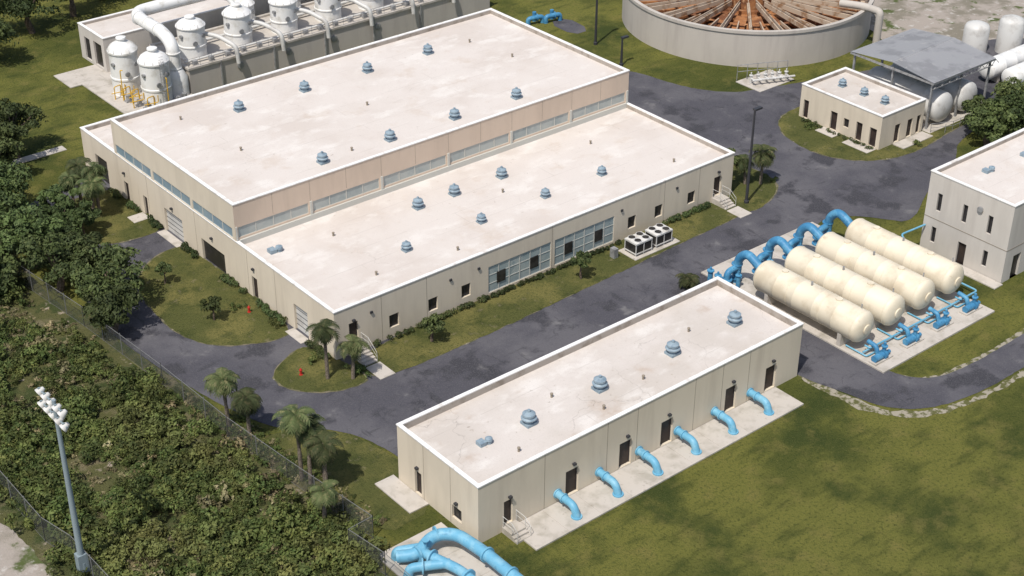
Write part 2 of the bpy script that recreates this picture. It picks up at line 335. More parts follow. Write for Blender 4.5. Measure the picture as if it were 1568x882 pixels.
def stairs(par,x0,x1,yw,H,n,axis='y',name="steps"):
    g=G(); run=.3; y=yw-1.1; g.box(x0,x1,y,yw-.01,0,H)
    for i in range(1,n+1):
        h=H*(1-i/(n+.0001)); 
        if h>.03: g.box(x0,x1,y-run*i,y-run*(i-1)-.002,0,h)
    g.obj(name,conc,par)
    r=G(); ye=y-run*(n-1)
    for x in (x0+.05,x1-.05):
        r.cyl((x,yw-.05,H+.95),(x,y,H+.95),.02,6); r.cyl((x,y,H+.95),(x,ye,.95),.02,6); r.cyl((x,y,H+.5),(x,ye,.5),.014,6); r.cyl((x,yw-.05,H+.5),(x,y,H+.5),.014,6)
        for yy,zz in ((yw-.1,H),(y,H),(ye,0)): r.cyl((x,yy,zz),(x,yy,zz+.95),.02,6)
    r.obj("handrails",greyw,par)
# ---- main treatment building
mx0,mx1,my0,my1=5.35,52.4,25.58,70.9
B=empty("treatment_plant_building",(mx0,my0,0))
opsY=[(x-.5,x+.5,.95,2.2,'win') for x in (11.3,15.4,19.0,38.8,42.3,46.7)]
opsY+=[(6.75,7.65,.9,3.0,'door'),(49.8,50.8,.6,2.7,'door'),(21.5,28.75,.35,3.0,'glass'),(29.2,36.5,.35,3.0,'glass')]
opsX=[(65.7,68.2,0,2.8,'open'),(61.4,62.3,0,2.1,'door'),(57.6,58.4,0,2.1,'door'),(50.8,54.2,0,2.5,'garage'),(43.2,47.3,0,2.2,'open'),(37.7,38.6,0,2.2,'door'),(29.7,31.8,0,2.6,'garage')]
block(B,mx0,mx1,my0,my1,0,4.58,opsY,opsX,wallA,roof1,.4,"lower_",joints=4.6)
g=G()
for x in (22.98,26.8,30.9,34.6): g.box(x-.48,x+.48,my0+.012,my0+.079,1.02,2.15)
g.obj("opening_sashes",dark,B)
block(B,mx0,mx1,40.8,63.5,4.58+.1,8.2,[(mx0+.3+i*7.8,mx0+.3+i*7.8+7.3,4.9,5.95,'cler') for i in range(6)],[(41.3+i*7.4,41.3+i*7.4+7.0,4.75,5.75,'clerb') for i in range(3)],wallP,roof1,.42,"upper_",joints=0,wmX=wallA)
g=G()
g.box(mx0+.3,mx1-.3,40.62,40.795,4.1,4.72)
for i in range(7): x=mx0+.05+i*7.8; g.box(max(mx0+.05,x-.1),min(mx1-.05,x+.14),40.70,40.797,4.73,6.05)
g.obj("flashing",frameM,B)
g=G(); g.box(mx0+.02,mx1-.02,40.79,40.9,4.1,4.68); g.box(mx0+.02,mx1-.02,63.4,63.49,4.1,4.68); g.box(mx0+.01,mx0+.1,40.9,63.4,4.5,4.675); g.obj("upper_base",wallP,B)
g=G()
for i in range(1,12): x=mx0+i*3.92; g.box(x-.012,x+.012,40.792,40.82,6.1,8.1)
g.obj("upper_panel_joints",joint,B)
hoods(B,[(x,my0,3.15,'y') for x in (7.2,50.3)]+[(mx0,y,3.0,'x') for y in (45.2,52.5,38.1,61.9)])
g=G()
for x in (9,17.3,20.4,37.4,44.6): g.box(x-.12,x+.12,my0-.12,my0-.003,3.2,3.4)
g.obj("scuppers",darksteel,B)
for y in (58.3,43.6):
    for x in (16.5,24.1,31.8,39.6): vent(B,x,y,7.78)
for x,y in ((22,36.5),(26.2,36.5),(31.9,36.5),(16.5,30.8),(24.8,30.7),(32.5,30.8),(39.7,30.9)): vent(B,x,y,4.18,1.0 if y>35 else .85)
vent(B,7.4,37.9,4.18,1,1)
for x,y in ((11,60),(12,50.5),(27,51.5),(46,52),(45,58),(20,44)): pipestub(B,x,y,7.78)
for x,y in ((13,37),(43.4,36.6),(12,29),(30,34),(47,28.5),(20,28)): pipestub(B,x,y,4.18)
stairs(B,6.6,7.9,my0,.85,5); stairs(B,49.6,51,my0,.6,4)
slab("walkway",6.5,8,20.9,23.1,.09); slab("walkway",49.5,51.1,21.5,23.4,.09)
slab("door_slab",3.6,5.3,57.3,58.8,.1); slab("garage_apron",4.4,5.33,50.6,54.4,.07); slab("garage_apron",4.4,5.33,29.5,32,.07)
# ---- pump house
P=empty("pump_house",(0,0,0))
dx=[8.7,14.0,18.3,25.3,29.9]
block(P,0,33.27,0,9.45,0,5.0,[(2.3,3.1,.5,2.6,'door')]+[(x-.62,x+.62,.12,2.4,'door') for x in dx],[(6.6,7.4,.12,2.2,'door'),(1.9,3.0,.65,1.75,'win')],wallA,roof2,.55,"",joints=3.05)
hoods(P,[(x+.1,0,2.8,'y') for x in [2.7]+dx]+[(0,7.0,2.5,'x'),(0,2.4,2.1,'x')])
for x in (8.0,15,22.7,29.7): vent(P,x,4.1,4.45,1.1)
vent(P,3.9,4.3,4.45,.9,1)
for x,y in ((5.3,2),(11.5,5.6),(18.5,3),(26,5.6),(13.5,2)): pipestub(P,x,y,4.45)
stairs(P,2.1,3.4,0,.5,3)
for k in range(6):
    x=7.25+4.05*k; g=G(); pp=empty("pump_discharge_pipe",(x,0,0))
    g.tube([(x,0,.95),(x,-1.85,.95),(x,-2.2,.12)],.3,16,.75); g.obj("pipe",blue,pp,True)
    g=G(); 
    for y in (-.04,-.75): g.cyl((x,y,.95),(x,y-.09,.95),.39,16)
    g.cyl((x,-2.18,.12),(x,-2.18,.22),.42,16); g.obj("flanges",blue,pp,True)
# ---- right building
Rb=empty("operations_building",(58.7,-1.7,0))
block(Rb,58.7,76.5,-1.7,7.3,0,7.8,[(60,61.2,0,2.4,'open'),(62.5,63.4,0,2.3,'door'),(66,67,4.6,5.9,'win')],[(5.7,6.2,4.2,6.0,'win'),(2.9,3.4,4.2,6.0,'win'),(.2,.7,4.2,6.0,'win'),(5.8,6.3,.9,2.5,'win'),(2.4,3.3,0,2.2,'door'),(.1,.6,.9,2.5,'win')],wallG,roof1,.35,"",joints=0)
g=G(); g.box(58.68,76.52,-1.72,7.32,3.3,3.36); g.obj("string_course",joint,Rb)
g=G(); g.lathe((58.66,1.6,6.2),[(.3,0),(.3,.12),(.22,.14)],16,(-1,0,0)); g.obj("round_louver",steel,Rb)
for x,y in ((63.2,4.4),(68.8,4.2),(66,1)): vent(Rb,x,y,7.45,.9,1)
slab("door_slab",57.4,58.65,-2,3.6,.1)
# ---- small building + canopy
Sb=empty("chemical_building",(71.8,22.8,0))
block(Sb,71.8,79,22.8,33.8,0,3.8,[(74.2,75.1,.1,2.2,'door'),(76.3,77.2,.1,2.2,'door'),(77.9,78.6,.1,2.2,'door')],[(32.6,33.3,.1,2.2,'door'),(28.6,29.5,.1,2.2,'door'),(27.0,27.7,1.0,2.0,'win'),(25.2,26.0,.1,2.2,'door'),(23.3,24.2,.1,2.2,'door')],wallA,roof2,.35,"",joints=0)
for y in (31.2,28.2,25.4): vent(Sb,75.4,y,3.45,.85)
slab("door_slab",70.3,71.75,27.8,30.2,.1); slab("door_slab",70.2,71.75,23,26.4,.1); slab("walkway",74,79,21.2,22.7,.15)
Ca=empty("canopy_shelter",(79.6,22.7,0))
g=G(); g.quad((79.5,22.5,5.6),(90.5,22.5,5.6),(90.5,28.1,6.2),(79.5,28.1,6.2)); g.quad((79.5,28.1,6.2),(90.5,28.1,6.2),(90.5,33.8,5.6),(79.5,33.8,5.6))
for i in range(27):
    x=79.55+i*.42; g.box(x,x+.05,28.0,28.2,6.19,6.25)
    for s in (0,1):
        a=(22.5,28.1) if s==0 else (33.8,28.1); g.quad((x,a[0],5.64),(x+.05,a[0],5.64),(x+.05,a[1],6.24),(x,a[1],6.24))
g.obj("corrugated_roof",metalroof,Ca)
g=G()
for x in (79.9,85,90.1):
    for y in (22.9,28.1,33.4): g.box(x-.1,x+.1,y-.1,y+.1,0,5.55)
for y in (22.6,33.7): g.box(79.5,90.5,y-.08,y+.08,5.35,5.58)
for x in (79.6,90.4): g.box(x-.08,x+.08,22.7,33.6,5.35,5.56)
for k in range(9):
    x=79.9+k*1.27; g.cyl((x,22.62,4.85),(x+.63,22.62,5.4),.04,5); g.cyl((x+.63,22.62,5.4),(x+1.27,22.62,4.85),.04,5)
g.box(79.7,90.3,22.57,22.67,4.78,4.86); g.obj("frame",steel,Ca)
def htank(name,x,y0,y1,z,r,m,axis='y',saddles=True):
    e=empty(name,(x,y0,0) if axis=='y' else (y0,x,0)); g=G(); L=y1-y0; d=r*.42; pr=[(.02,-d)]
    for k in range(1,6): a=k/6*math.pi/2; pr.append((r*math.sin(a),-d*math.cos(a)))
    pr+=[(r,0)]; 
    for k in range(1,5): pr+=[(r,L*k/5-.03),(r*1.012,L*k/5),(r,L*k/5+.03)]
    pr+=[(r,L)]
    for k in range(5,0,-1): a=k/6*math.pi/2; pr.append((r*math.sin(a),L+d*math.cos(a)))
    pr.append((.02,L+d))
    if axis=='y': g.lathe((x,y0,z),pr,32,(0,1,0))
    else: g.lathe((y0,x,z),pr,32,(1,0,0))
    g.obj("vessel",m,e,True)
    if saddles:
        g=G()
        for t in (.12,.88):
            y=y0+L*t
            if axis=='y': g.box(x-r*.8,x+r*.8,y-.2,y+.2,0,z-r*.62)
            else: g.box(y-.2,y+.2,x-r*.8,x+r*.8,0,z-r*.62)
        g.obj("saddles",conc,e)
    return e
for x in (82.2,86.6): htank("storage_tank",x,22.9,32,2.0,1.7,greyw)
for y in (26.5,23.4): htank("horizontal_vessel",y,95.5,106,1.6,1.15,white,'x')
for x,y,h in ((102.5,33.2,3.0),(105.5,30.5,3.8)):
    G().lathe((x,y,0),[(1.5,0),(1.5,h),(1.3,h+.35),(.7,h+.6),(.15,h+.7)],24).obj("vertical_tank",greyw,None,True)
g=G()
for z in (.6,1.1): g.tube([(79.5,22,z),(82,20.9,z),(86,20.9,z)],.03,6,.1)
for x in (79.5,80.7,82,83.3,84.6,86): g.cyl((x,22 if x<80 else 21,0),(x,22 if x<80 else 21,1.1),.03,6)
g.obj("handrail",steel)
# ---- pressure vessels
for i,x in enumerate((40.3,44.4,48.5,52.6)):
    e=htank("pressure_filter_vessel",x,-.6,10.2,2.25,1.42,cream)
    g=G()
    for y in (2,8): g.cyl((x,y,3.6),(x,y,3.78),.3,14)
    g.lathe((x,-1.15,2.25),[(.45,0),(.45,.12),(.38,.14)],18,(0,-1,0))
    for y in (-.55,3,6.6,10.1): g.lathe((x,y,2.25),[(1.44,0),(1.455,.02),(1.455,.06),(1.44,.08)],32,(0,1,0))
    g.obj("manways",cream,e,True)
    g=G(); g.cyl((x+.5,0,3.55),(x+.5,0,3.95),.06,8); g.cyl((x,5,3.64),(x,5,4.0),.09,8); g.obj("relief_valves",steel,e,True)
    q=empty("vessel_inlet_piping",(x,12,0)); g=G()
    g.tube([(x,10.4,2.5),(x,11.3,3.0),(x,12.4,3.5),(x,13.4,2.6),(x,13.5,.15)],.4,16,.9)
    g.tube([(x-1.35,13.4,.15),(x-1.35,13.4,1.6),(x,13.4,1.7)],.3,14,.5)
    g.obj("arched_pipe",blued,q,True)
    g=G(); 
    for p,d in (((x,10.7,2.62),(0,.1,.03)),((x,13.5,.5),(0,0,.12)),((x,13.5,1.9),(0,0,.1)),((x-1.35,13.4,.8),(0,0,.12)),((x-1.35,13.4,.16),(0,0,.1))): g.cyl(p,tuple(V(p)+V(d)),.52,16)
    g.cyl((x-.7,12.6,.15),(x-.7,12.6,1.4),.2,10); g.lathe((x-.7,12.6,1.4),[(.3,0),(.3,.05),(.05,.06),(.05,.4)],12); g.obj("valves_and_flanges",blued,q,True)
    q=empty("booster_pump",(x,-3,0)); g=G()
    g.tube([(x+.2,-1.3,1.1),(x+.2,-2.2,1.0),(x+.2,-2.4,.45)],.2,12,.4)
    g.cyl((x-.9,-2.9,.55),(x+.2,-2.9,.55),.3,14); g.cyl((x+.2,-2.9,.55),(x+.5,-2.9,.55),.42,14); g.cyl((x+.5,-2.9,.55),(x+1.1,-2.9,.55),.18,12); g.cyl((x+.35,-2.9,.5),(x+.35,-2.9,1.35),.18,12); g.lathe((x+.35,-2.9,1.3),[(.28,0),(.28,.1),(.12,.14),(.12,.4)],12)
    g.obj("pump_body",blued,q,True); G().box(x-1.1,x+1.2,-3.3,-2.5,.15,.28).obj("plinth",conc,q)
    g=G(); g.tube([(x,-1.2,.7),(x,-1.75,.7),(x+1.9,-1.75,.7)],.08,8,.2); g.tube([(x-.7,.2,.3),(x-.7,-2.0,.3),(x+.9,-2.0,.3)],.07,8,.2); g.obj("small_bore_pipe",blue,q,True)
g=G(); g.tube([(39.6,-1.6,.5),(55.3,-1.6,.5),(55.3,4,.5),(55.3,7.2,2.4),(58.6,7.0,2.4)],.09,8,.4); g.obj("collector_pipe",blue,None,True)
g=G()
for x,y in ((38.0,13.6),(38.1,14.6),(37.6,12.8)): g.cyl((x,y,.1),(x,y,1.5),.24,12); g.lathe((x,y,1.5),[(.34,0),(.34,.1),(.1,.12),(.1,.4)],12)
g.obj("blue_standpipes",blued,None,True)
# ---- bottom pipe manifold
M_=empty("pipe_manifold",(-4,0,0)); g=G()
g.tube([(-5.6,1.9,.7),(-4.6,1.0,.9),(-2.7,1.6,1.3),(-1.5,.6,1.4),(-1.2,-2,1.4),(-1.2,-14,1.4)],.45,20,1.0)
g.tube([(-4.3,1.6,.12),(-4.3,1.5,.9),(-4.0,.2,1.0),(-3.3,-2.2,1.0),(-3.3,-5,1.0)],.36,18,.7)
g.tube([(-5.9,.3,.12),(-5.7,.3,.8),(-4.2,-.6,.9),(-3.4,-1.2,1.0)],.34,18,.6)
g.tube([(-5.4,2.4,.12),(-5.4,2.3,.8),(-3.8,1.2,1.05)],.34,18,.6)
g.obj("header_pipes",blue,M_,True); g=G()
for p,d in (((-2.6,1.55,1.3),(.1,-.03,0)),((-1.2,-2.4,1.4),(0,-.14,0)),((-4.6,1.02,.92),(.14,-.0,0)),((-4.0,.1,1.0),(.03,-.12,0)),((-5.0,-.1,.85),(.1,-.07,0)),((-3.3,-3,1),(0,-.14,0)),((-1.2,-5,1.4),(0,-.14,0))): g.cyl(p,tuple(V(p)+V(d)),.58,20)
g.cyl((-3.9,.9,1.2),(-3.9,.9,1.9),.1,8); g.lathe((-3.9,.9,1.9),[(.28,0),(.28,.06)],14); g.obj("flanges_and_handwheel",blue,M_,True)
# ---- clarifier
cx,cy,R0,HC=88.5,57.5,15.4,4.5
C=empty("clarifier_tank",(cx,cy,0)); n=96
g=G()
for r,z in ((R0,0),(R0,HC-.35),(R0+.14,HC-.35),(R0+.14,HC),(R0-.35,HC),(R0-.35,2.0)):
    for i in range(n): a=2*math.pi*i/n; g.v.append((cx+r*math.cos(a),cy+r*math.sin(a),z))
for j in range(5):
    for i in range(n): g.f.append((j*n+i,j*n+(i+1)%n,(j+1)*n+(i+1)%n,(j+1)*n+i))
g.obj("shell",wallT,C,True)
G().lathe((cx,cy,1.9),[(R0-.3,0),(R0-.3,.1)],64).obj("settled_bed",rust,C)
g=G(); g2=G(); g3=G()
def radial(G_,a,r0,r1,w,z0,z1,r1z=None):
    c,s=math.cos(a),math.sin(a); px,py=-s*w/2,c*w/2
    pts=[(cx+c*r+sx*px,cy+s*r+sx*py) for r,sx in ((r0,-1),(r1,-1),(r1,1),(r0,1))]
    n0=len(G_.v); zt=[z1,r1z or z1,r1z or z1,z1]; dz=z1-z0
    G_.v+=[(x,y,zz-dz) for (x,y),zz in zip(pts,zt)]+[(x,y,zz) for (x,y),zz in zip(pts,zt)]
    G_.f+=[tuple(n0+i for i in q) for q in ((3,2,1,0),(4,5,6,7),(0,1,5,4),(1,2,6,5),(2,3,7,6),(3,0,4,7))]
for k in range(24):
    a=2*math.pi*k/24; radial(g,a,4.2,14.9,.34,3.2,3.75); radial(g2,a+.13,6,13.6,1.5,2.4,2.7)
    radial(g3,a,3,14.9,.1,3.76,3.95,4.2); radial(g,a+.13,9.5,14.9,.14,3.0,3.4)
for rr in (14.0,9.5,5.0):
    for k in range(72):
        a=2*math.pi*k/72; a2=2*math.pi*(k+1)/72
        for (ra,rb,zt) in ((rr,rr+.5,3.1),):
            (g2 if rr<14 else g).quad((cx+ra*math.cos(a),cy+ra*math.sin(a),zt),(cx+rb*math.cos(a),cy+rb*math.sin(a),zt),(cx+rb*math.cos(a2),cy+rb*math.sin(a2),zt),(cx+ra*math.cos(a2),cy+ra*math.sin(a2),zt))
g.obj("radial_launders",tan,C); g2.obj("weir_troughs",rust,C); g3.obj("walkway_rails",tan,C)
G().lathe((cx,cy,2),[(3.6,0),(3.6,2.4),(3.0,2.8),(.6,3.2)],32).obj("centre_well",rust,C,True)
g=G(); g.cyl((93.2,40.6,0),(93.2,40.6,4.2),.45,14); g.tube([(93.2,40.6,4.0),(93.2,40.6,4.9),(93.2,43,4.9),(92.5,46,4.6)],.45,14,.9); g.obj("overflow_pipe",wallT,C,True)
q=empty("valve_manifold",(76,42.5,0)); g=G()
for k in range(6):
    x=74.2+k*.8; y=43.2-k*.35; g.cyl((x,y,.1),(x,y,1.0),.16,10); g.cyl((x,y,.7),(x-.3,y-.9,.7),.12,10); g.lathe((x,y,1.0),[(.24,0),(.24,.08),(.08,.1),(.08,.4)],10)
g.tube([(73.8,42.6,.7),(78.6,40.5,.7)],.14,10); g.obj("valves",greyw,q,True)
g=G(); 
for z in (1.1,1.9): g.tube([(73.6,44.8,z),(79.2,42.2,z)],.04,6)
for k in range(6): g.cyl((73.6+k*1.12,44.8-k*.52,0),(73.6+k*1.12,44.8-k*.52,1.9),.04,6)
g.obj("pipe_rack",steel,q)
# ---- degasifier
D=empty("degasifier_platform",(23,81,0)); g=G()
g.box(23,66,80.6,89.5,0,2.9); g.obj("basin_walls",wallT,D)
g=G(); g.box(22.85,66.1,80.45,80.9,2.9,3.15); g.box(22.85,23.2,80.9,89.6,2.9,3.15); g.box(23.2,66.1,89.2,89.6,2.9,3.15); g.obj("basin_curb",conc,D)
g=G()
for z in (3.65,4.15): g.cyl((23,80.6,z),(66,80.6,z),.025,6)
for k in range(30): x=23+k*1.48; g.cyl((x,80.6,3.1),(x,80.6,4.15),.025,6)
for x in (27,34,41,48,55): g.box(x-.08,x+.08,80.4,80.59,.1,3.1)
for x in (29.5,36,42.3,48.6): g.lathe((x,80.58,1.8),[(.42,0),(.42,.1),(.3,.12)],16,(0,-1,0))
for x in np.arange(24,65,2.1): g.box(x,x+.5,81.2,81.7,3.0,3.5)
g.obj("railings_and_ports",steel,D)
g=G(); g.tube([(23.3,82.0,3.3),(65,82.0,3.3)],.14,10); g.tube([(23.3,86.2,3.4),(65,86.2,3.4)],.18,10); g.obj("header_lines",greyw,D,True)
def tower(x,y,z,r,h,m=white,ladder=False):
    e=empty("degasifier_tower",(x,y,z)); g=G()
    g.lathe((x,y,z),[(r,0),(r,.1),(r*.98,.12),(r*.98,h*.3),(r*1.03,h*.31),(r*1.03,h*.34),(r*.98,h*.35),(r*.98,h*.8),(r*1.06,h*.81),(r*1.06,h*.84),(r*.99,h*.86),(r*.85,h*.92),(r*.6,h*.965),(r*.36,h*.985),(r*.3,h),(r*.3,h*1.04),(r*.36,h*1.045),(r*.34,h*1.07),(r*.05,h*1.09)],28)
    g.obj("shell",m,e,True); g=G()
    for k in range(12):
        a=2*math.pi*k/12; g.cyl((x+r*1.05*math.cos(a),y+r*1.05*math.sin(a),z+h*.84),(x+r*1.05*math.cos(a),y+r*1.05*math.sin(a),z+h*.84+.4),.018,5)
    g.cyl((x-.5,y-r*1.02,z+h*.45),(x-.5,y-r*1.02-.12,z+h*.45),.3,12); g.cyl((x+.7,y-r*.8,z+h*.6),(x+.75,y-r*.95,z+h*.6),.25,12); g.cyl((x-r*.9,y-.5,z+h*.62),(x-r*1.06,y-.55,z+h*.62),.22,12)
    if ladder:
        for xx in (x-.25,x+.25): g.cyl((xx,y-r-.15,z),(xx,y-r-.15,z+h*.9),.03,5)
        for k in range(18): g.cyl((x-.25,y-r-.15,z+.3+k*.33),(x+.25,y-r-.15,z+.3+k*.33),.02,5)
        for zz in np.arange(2,h,1):
            g.tube([(x-.4,y-r-.1,z+zz),(x-.4,y-r-.8,z+zz),(x+.4,y-r-.8,z+zz),(x+.4,y-r-.1,z+zz)],.02,5,.3)
    g.obj("fittings",steel,e); return e
for x in (25.6,31.6,37.8,44.0,50.2,56.4,62.6): tower(x,84.2,2.9,1.6,4.4)
for x in (34.5,40.9,47.1,53.3,59.5): tower(x,87.9,2.9,1.4,3.6)
tower(17.7,85.6,.1,1.6,6.1); tower(19.0,80.9,.1,1.65,6.0,white,True)
q=empty("foul_air_duct",(21.5,82,0)); g=G()
g.tube([(21.8,81.5,.4),(21.8,81.6,6.0),(21.7,83.4,6.9),(21.6,88,6.9),(22.2,90.6,6.9),(25,90.8,6.9),(68,90.8,6.9)],.72,20,1.7)
g.lathe((21.8,81.5,.1),[(1.3,0),(1.3,2.2),(.75,3.0)],24); g.obj("duct",white,q,True); g=G()
for x in (31.6,37.8,44,50.2,56.4): g.tube([(x,84.4,7.2),(x,85.5,7.8),(x+.3,90.5,6.9)],.3,12,.8)
for x in (25.6,31.6,37.8,44.0,50.2,56.4): g.tube([(x+1.3,83.4,5.4),(x+2.3,82.4,5.2),(x+3.3,80.1,4.4),(x+3.4,80.0,2.4)],.25,12,.7)
g.obj("branch_ducts",greyw,q,True)
g=G()
for y in (84.2,86.5,88.8): g.lathe((21.65,y,6.9),[(.8,0),(.8,.1)],20,(0,1,0))
for z in (3.2,5.0): g.lathe((21.8,81.55,z),[(.8,0),(.8,.1)],20)
g.obj("duct_flanges",white,q,True)
slab("scrubber_pad",14.6,23.0,78.8,92,.12); slab("entrance_slab",13.2,18.4,90.6,95,.1)
q=empty("chemical_piping",(16,83,0)); g=G()
for (x,y) in ((16.2,83.4),(16.6,82.2),(16.1,81.0),(17,79.4),(15.6,84.4)): 
    g.tube([(x,y,.1),(x,y,1.6),(x+.9,y+.2,1.6),(x+.9,y+.2,.3)],.06,8,.2); g.tube([(x-.4,y,.9),(x+1.2,y-.2,.9),(x+1.2,y-.2,1.7)],.05,8,.2)
g.tube([(16.3,83.2,3.8),(16.1,83.4,3.8),(16.1,83.4,.2)],.06,8,.2); g.tube([(19.3,79.1,3.5),(19.3,78.9,3.5),(19.3,78.9,.2)],.06,8,.2)
g.obj("yellow_pipes",yellow,q,True)
g=G(); 
for (x,y) in ((16.5,83),(16.9,81.2),(17.2,80),(21.6,79.6),(20.6,79.2)): g.cyl((x,y,.1),(x,y,.9),.28,12); g.box(x-.4,x+.4,y-.3,y+.3,.1,.3)
g.obj("pump_sets",steel,q,True)
Bl=empty("blower_building",(18.4,91,0))
block(Bl,18.4,70,91.9,98.2,0,4.2,[],[(92.6,94.6,.3,3.2,'open'),(95.6,97,.3,3.0,'win')],wallG,roof2,.3,"",joints=0)
# ---- blue odds and ends behind the main building
for (x,y) in ((67.2,73),(64.2,82.5),(69.4,72.2)):
    q=empty("yard_piping",(x,y,0)); g=G(); g.tube([(x-1.2,y,.0),(x-1.2,y,.8),(x+.8,y-.4,.8),(x+.8,y-.4,0)],.3,12,.5); g.cyl((x,y-.2,.8),(x+.12,y-.25,.8),.45,14); g.cyl((x+.3,y+.6,0),(x+.3,y+.6,1.2),.25,12); g.obj("pipe",blued,q,True)
sheet("asphalt_patch",[(68.2,67),(71,67),(71.5,72),(68.4,72)],.02,asph,1)
# ---- condensers
slab("condenser_pad",35.9,41.7,21.9,24.3,.12)
for x in (36.3,38.9):
    q=empty("air_conditioning_condenser",(x,22.2,0)); g=G(); g.box(x,x+2.1,22.3,23.9,.32,.42); g.box(x,x+2.1,22.3,23.9,1.3,1.45)
    for a in (x+.02,x+1.0,x+2.0): 
        for y in (22.32,23.8): g.box(a,a+.08,y,y+.08,.12,1.3)
    g.obj("casing",greyw,q); g=G(); g.box(x+.06,x+2.04,22.36,23.84,.42,1.3); g.obj("coils",dark,q); g=G(); g2=G()
    for a in (.55,1.55):
        for y in (22.7,23.5): g.lathe((x+a,y,1.45),[(.37,0),(.37,.12),(.34,.12),(.32,.02)],18); g2.lathe((x+a,y,1.5),[(.315,0),(.315,.08)],18)
    g.obj("fan_rings",white,q,True); g2.obj("fan_grilles",dark,q)
g=G(); g.box(34.6,35.1,23.4,24.0,.05,1.0); g.obj("electrical_cabinet",steel)
# ---- hydrants
for x,y in ((1.9,25.6),(3.7,36.6)):
    G().lathe((x,y,.04),[(.16,0),(.16,.05),(.1,.07),(.1,.42),(.14,.44),(.13,.52),(.05,.6),(.04,.65)],12).obj("fire_hydrant",red,None,True)
# ---- poles
def lamp(x,y,h,m=darksteel):
    e=empty("street_lamp",(x,y,0)); g=G(); g.lathe((x,y,0),[(.24,0),(.24,.3),(.16,.35),(.10,h)],10); g.obj("pole",m,e,True)
    g=G(); g.box(x-.1,x+.85,y-.2,y+.2,h-.05,h+.14); g.obj("lamp_head",m,e)
lamp(52.3,23.4,10); lamp(68.3,63.1,9); lamp(66.3,56.4,3.4)
e=empty("floodlight_pole",(-22.8,14.4,0)); g=G(); g.lathe((-22.8,14.4,0),[(.34,0),(.32,1.3),(.24,1.35),(.13,14.6)],14)
g.box(-23.15,-22.45,14.1,14.7,0,2.0)
g.cyl((-22.8,12.9,13.3),(-22.8,16.7,13.3),.06,8); g.cyl((-22.8,13.1,14.3),(-22.8,16.7,14.3),.06,8); g.obj("mast",poleM,e,True)
g=G(); g2=G()
for j,z in enumerate((13.3,14.3)):
    for k in range(5):
        y=13.2+k*.8; g.lathe((-22.75,y,z-.05),[(.12,-.25),(.2,-.1),(.32,.2),(.32,.25)],14,(-.75,.1,-.5)); g2.box(-22.95,-22.78,y-.05,y+.05,z-.1,z+.22)
g.obj("floodlights",greyw,e,True); g2.obj("brackets",poleM,e)
# ---- fences
def fence(pts,h=2.0,sp=3.0):
    e=empty("chain_link_fence",(*pts[0],0)); gp=G(); gm=G()
    for a,b in zip(pts[:-1],pts[1:]):
        L=math.dist(a,b); k=max(1,round(L/sp))
        for i in range(k+1):
            u=i/k; x=a[0]+(b[0]-a[0])*u; y=a[1]+(b[1]-a[1])*u; gp.cyl((x,y,0),(x,y,h+.15),.035,6)
        gp.cyl((*a,h),(*b,h),.025,6); gp.cyl((*a,.06),(*b,.06),.012,5)
        gm.quad((*a,0.02),(*b,0.02),(*b,h),(*a,h))
    gp.obj("posts_and_rails",fsteel,e); gm.obj("mesh_panels",fenceM,e)
fence([(-10.2,80),(-9.9,57.3),(-8.4,43.5),(-7.5,31.4),(-7.1,21.9),(-6.4,14.6),(-5.3,5.2),(-7.4,5.1),(-6.9,1.5),(-6.9,-12)])
fence([(-23.4,34),(-23.3,27.6),(-23.3,19.4),(-22.6,16.3),(-22.4,5),(-22.4,-12)],2.2)
# ---------------------------------------------------------------- vegetation
def leaves(cent,rad,nleaf,size,rg,flat=.75,inner=.25):
    k=rg.integers(0,len(cent),nleaf); c=np.array(cent)[k]; r=np.array(rad)[k]
    d=rg.normal(size=(nleaf,3)); d/=np.linalg.norm(d,axis=1)[:,None]; d[:,2]=np.where(d[:,2]<-.3,-d[:,2],d[:,2])
    rr=r*np.where(rg.random(nleaf)<inner,rg.random(nleaf)**.5,rg.uniform(.8,1.15,nleaf))
    p=c+d*rr[:,None]*np.array([1,1,flat])
    nrm=d+rg.normal(size=(nleaf,3))*.55; nrm/=np.linalg.norm(nrm,axis=1)[:,None]
    t=np.cross(nrm,rg.normal(size=(nleaf,3))); t/=np.linalg.norm(t,axis=1)[:,None]; u=np.cross(nrm,t)
    s=size*rg.uniform(.5,1.35,nleaf)[:,None]
    return np.stack([p-t*s,p+u*s*.5,p+t*s,p-u*s*.5],1).reshape(-1,3)
def leafmesh(name,v,lm,trunk=None,tm=None):
    nq=len(v)//4; tv=trunk.v if trunk else []; tf=trunk.f if trunk else []
    f=np.arange(nq*4).reshape(-1,4)+len(tv)
    me=bpy.data.meshes.new(name); me.from_pydata(list(tv)+v.tolist(),[],list(tf)+f.tolist()); 
    me.materials.append(lm)
    if trunk:
        me.materials.append(tm); mi=np.zeros(len(me.polygons),dtype=np.int32); mi[:len(tf)]=1; me.polygons.foreach_set("material_index",mi)
    me.update(); return me
